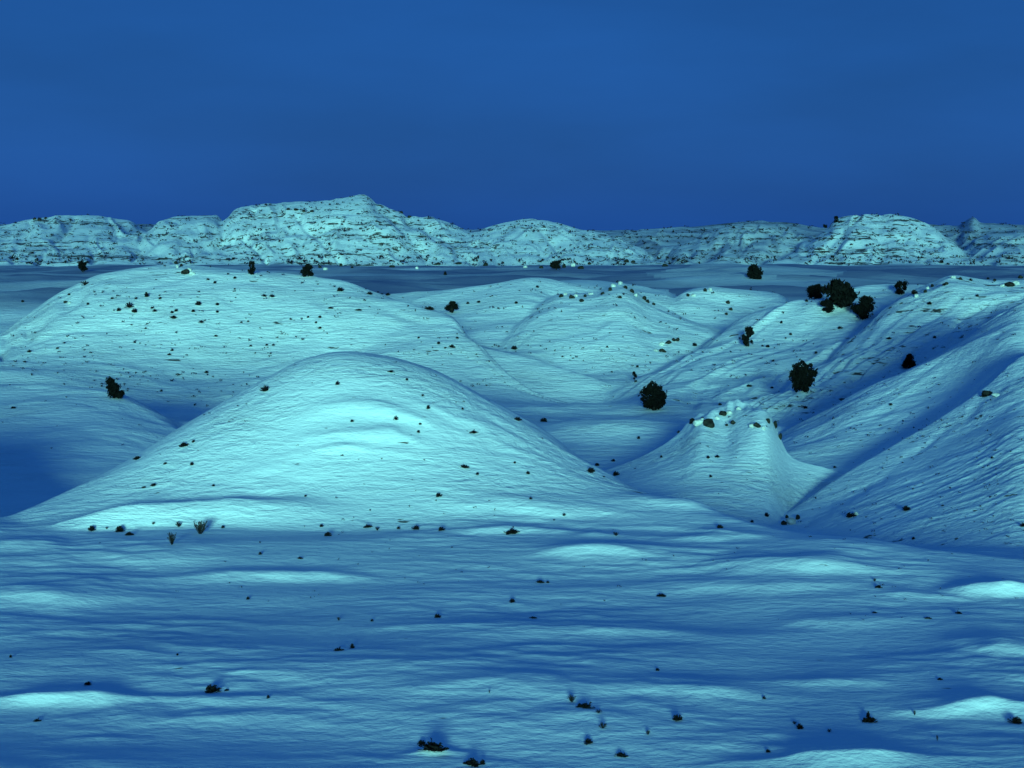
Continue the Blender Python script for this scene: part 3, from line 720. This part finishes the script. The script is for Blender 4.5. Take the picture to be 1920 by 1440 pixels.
for rec in SH.replace('\n', '').split(';'):
    f = rec.split()
    if len(f) != 5: continue
    u, v, wp, hp = map(float, f[:4])
    p, key = place(u, v)
    if key.startswith('far_') : key = 'valley'
    items.append([KN[f[4]], key, u, v, wp, hp, p])
NOUN = {'bush': ('sagebrush', 'dark sagebrush bush', 'shrub'), 'grass': ('grass_tuft', 'thin dry grass tuft', 'grass tuft'), 'mat': ('twig_mat', 'flat dark twiggy shrub', 'shrub')}
ORD = ['first', 'second', 'third', 'fourth', 'fifth', 'sixth', 'seventh', 'eighth', 'ninth', 'tenth', 'eleventh', 'twelfth', 'thirteenth', 'fourteenth', 'fifteenth',
       'sixteenth', 'seventeenth', 'eighteenth', 'nineteenth', 'twentieth']
def ordinal(n):
    if n < 20: return ORD[n]
    tens = {2: 'twenty', 3: 'thirty', 4: 'forty', 5: 'fifty', 6: 'sixty'}
    exact = {3: 'thirtieth', 4: 'fortieth', 5: 'fiftieth', 6: 'sixtieth'}
    a, b = divmod(n + 1, 10)
    return exact[a] if b == 0 else tens[a] + '-' + ORD[b - 1]
groups = {}
for it in items: groups.setdefault((it[0], it[1]), []).append(it)
for (kind, key), lst in groups.items():
    lst.sort(key=lambda q_: q_[2])
    name, noun, cat = NOUN[kind]
    for k, it in enumerate(lst):
        _, _, u, v, wp, hp, p = it
        o = bpy.data.objects.new(name, SHRUB[kind][(k*3 + int(u)) % 5])
        COL.objects.link(o)
        w = wp/F*p.y; h = hp/F*p.y
        hs = {'bush': 0.85, 'grass': 1.0, 'mat': 0.75}[kind]
        o.location = p - Vector((0, 0, 0.03*h))
        o.scale = (w*0.74, w*0.7, h/hs*0.74)
        o.rotation_euler = (0, 0, ((k*2.4 + u) % 0.9) - 0.45 + (math.pi if k % 2 else 0))
        if len(lst) == 1: lab = 'only %s on %s' % (noun, AREA[key])
        elif k == len(lst) - 1: lab = 'rightmost %s on %s' % (noun, AREA[key])
        elif k == 0: lab = 'leftmost %s on %s' % (noun, AREA[key])
        else: lab = '%s %s from the left on %s' % (ordinal(k), noun, AREA[key])
        tag(o, lab, cat, '%s plants on %s' % (noun, AREA[key]))

# stones: caps of the butte and the stony crests
def rock_mesh(seed, mat):
    r = np.random.default_rng(3000 + seed)
    import bmesh
    bm = bmesh.new(); bmesh.ops.create_icosphere(bm, subdivisions=2, radius=0.5)
    ax = r.normal(size=(9, 3)); ax /= np.linalg.norm(ax, axis=1, keepdims=True); dd = r.uniform(0.26, 0.44, 9)
    for vv in bm.verts:
        c = np.array(vv.co)
        for a_, d_ in zip(ax, dd):
            ex = c @ a_ - d_
            if ex > 0: c = c - a_*ex
        c = c*(1 + 0.05*r.normal()); vv.co = c
    me = bpy.data.meshes.new('rock'); bm.to_mesh(me); bm.free(); me.materials.append(mat)
    return me
ROCKS = {'d': [rock_mesh(k, ROCK) for k in range(5)], 'p': [rock_mesh(k + 9, PALE) for k in range(5)]}
RK = """
1298 794 14 12 d;1310 796 24 17 p;1331 801 26 22 d;1318 792 12 10 p;1346 788 10 9 p;1355 780 18 11 d;1368 776 14 8 p;1376 796 13 11 d;1362 800 8 6 d;1420 801 16 12 d;1410 800 14 10 p;1432 806 9 9 p;1440 792 12 10 d;1452 800 10 16 d;1462 824 9 16 d;1385 768 12 7 p;
1053 557 10 8 d;1061 553 9 7 p;1073 560 11 10 d;1080 556 9 8 p;1090 566 10 8 d;1098 557 8 7 d;1108 552 10 6 p;1144 545 10 9 d;1150 538 12 9 p;1163 533 12 8 p;1172 541 9 8 d;1185 548 10 9 d;1193 556 9 9 p;1207 562 12 9 d;1216 568 10 8 d;1225 572 8 6 d;1130 552 8 7 d;1162 560 8 6 d;
1240 648 14 9 p;1252 645 14 9 d;1243 660 16 9 d;1230 659 10 6 p;1262 640 10 7 d;1270 640 10 9 d;
1290 556 8 7 d;1300 555 9 7 p;1322 547 9 8 d;1332 546 9 7 p;1366 570 9 8 d;1370 582 8 7 d;1362 590 8 6 d;
1718 557 10 9 p;1735 549 9 8 d;1741 542 8 7 p;1748 538 8 8 d;1775 534 8 7 d;1788 521 10 7 p;1800 524 9 6 d;1866 527 8 6 d;1893 536 22 10 d;1905 533 16 9 p;1880 538 10 7 p;1912 524 12 8 d;
333 502 9 7 p;347 514 16 12 d;356 508 10 8 p;360 516 12 9 p;331 495 8 7 d;340 500 8 7 d;
130 570 8 6 p;122 569 8 6 d;1483 982 22 16 p;1495 974 12 12 d;1470 984 14 10 d;1476 972 8 8 d;1604 966 10 8 p;1850 742 24 12 d;1868 744 20 8 p;
1058 503 10 10 d;1075 500 10 10 p;1090 506 16 8 d;1105 496 9 7 d;1015 504 10 7 d;986 505 9 6 p;735 502 12 6 d;782 504 8 6 p;820 497 14 6 d;860 496 18 5 d;910 498 12 8 d;1175 492 12 8 d;1188 493 10 7 d;1247 500 12 8 d;640 500 9 8 d;610 506 10 8 p;600 503 8 8 d;
540 395 9 5 d;555 396 12 5 d;570 397 10 5 d;585 398 9 5 d;75 414 12 7 d;66 413 9 5 d;84 411 8 5 d;752 396 8 6 d;768 399 9 6 d
"""
rl = []
for rec in RK.replace('\n', '').split(';'):
    f = rec.split()
    if len(f) != 5: continue
    u, v, wp, hp = map(float, f[:4])
    p, key = place(u, v)
    rl.append((f[4], key, u, v, wp, hp, p))
AREA2 = dict(AREA)
AREA2.update({k: 'the far badland hills' for k in KEY if k.startswith('far_')})
gr = {}
for it in rl: gr.setdefault((it[0], AREA2[it[1]]), []).append(it)
for (c, area), lst in gr.items():
    lst.sort(key=lambda q_: q_[2])
    col = 'dark' if c == 'd' else 'pale snow dusted'
    for k, (_, _, u, v, wp, hp, p) in enumerate(lst):
        o = bpy.data.objects.new('rock', ROCKS[c][(k + int(u)) % 5]); COL.objects.link(o)
        w = wp/F*p.y; h = hp/F*p.y
        o.location = p + Vector((0, 0, 0.2*h)); o.scale = (w*1.05, w*0.95, h*1.1)
        o.rotation_euler = (0, 0, (u*1.7) % 6.28)
        if len(lst) == 1: lab = 'only %s rock on %s' % (col, area)
        elif k == len(lst) - 1: lab = 'rightmost %s rock on %s' % (col, area)
        elif k == 0: lab = 'leftmost %s rock on %s' % (col, area)
        else: lab = '%s %s rock from the left on %s' % (ordinal(k), col, area)
        tag(o, lab, 'rock', '%s rocks on %s' % (col, area))

# uncountable scrub: specks over the far hills and stubble on the nearer slopes, each one mesh
VIS = np.minimum.accumulate(HOR - F*H/Yg, axis=0)
VR = HOR - F*H/Yg
def scrub(name, label, keys, n, wpx, seed, vlim=None):
    r = np.random.default_rng(seed)
    ok = np.isin(OWN, [IDX[k] for k in keys]) & (VR <= VIS + 0.5) & (US[None, :] > -150) & (US[None, :] < 2070)
    if vlim: ok &= (VR > vlim[0]) & (VR < vlim[1])
    dens = ok*np.clip(0.5 + 1.1*perlin(Xg/14, H/1.4 + Yg/60, seed % 50), 0.03, 1)
    # equal weight for each patch of picture, so that the cover does not thin out with the mesh
    dv = np.abs(np.gradient(VR, axis=0))
    wgt = (dens*dv).ravel(); wgt /= wgt.sum()
    idx = r.choice(wgt.size, n, p=wgt)
    c = Pf[idx].copy()
    w = (r.uniform(0.4, 1.4, n)**2.0*wpx/F*c[:, 1])[:, None]
    vs = []
    for k in range(4):                         # four little sprays make one tuft
        off = r.normal(size=(n, 3))*np.array([0.3, 0.3, 0.15])*w
        off[:, 2] = np.abs(off[:, 2]) + 0.2*w[:, 0]
        d = r.normal(size=(n, 3)); d /= np.linalg.norm(d, axis=1, keepdims=True)
        e_ = np.cross(d, r.normal(size=(n, 3))); e_ /= np.linalg.norm(e_, axis=1, keepdims=True)
        q0 = c + off
        vs.append(np.stack([q0 - d*w*0.35, q0 + e_*w*0.3, q0 + d*w*0.35], 1))
    vs = np.concatenate(vs).reshape(-1, 3)
    o = bpy.data.objects.new(name, mesh_np(name, vs, np.arange(len(vs)), 3, SAGE)); COL.objects.link(o)
    tag(o, label, 'scrub', kind='stuff')
FARK = [k for k in KEY if k.startswith('far_')]
scrub('far_scrub', 'dark specks of scrub all over the far badland hills', FARK, 3000, 4.2, 501)
scrub('far_scrub', 'belt of dark scrub along the foot of the far hills', FARK, 500, 6.5, 502, (484, 503))
scrub('slope_stubble', 'fine dark stubble on the right hand slopes', ['rocky_ridge', 'right_slope', 'mid_slope', 'gully_slope'], 800, 3.6, 503)
scrub('slope_stubble', 'fine dark stubble on the broad left hill and the pyramid hill', ['left_hill', 'pyramid_hill', 'notch_hill', 'back_ridge'], 900, 4.0, 504)
scrub('slope_stubble', 'thin dark stubble on the nearest mound and the snowfield', ['mound', 'field', 'butte', 'left_rise'], 260, 3.2, 505)
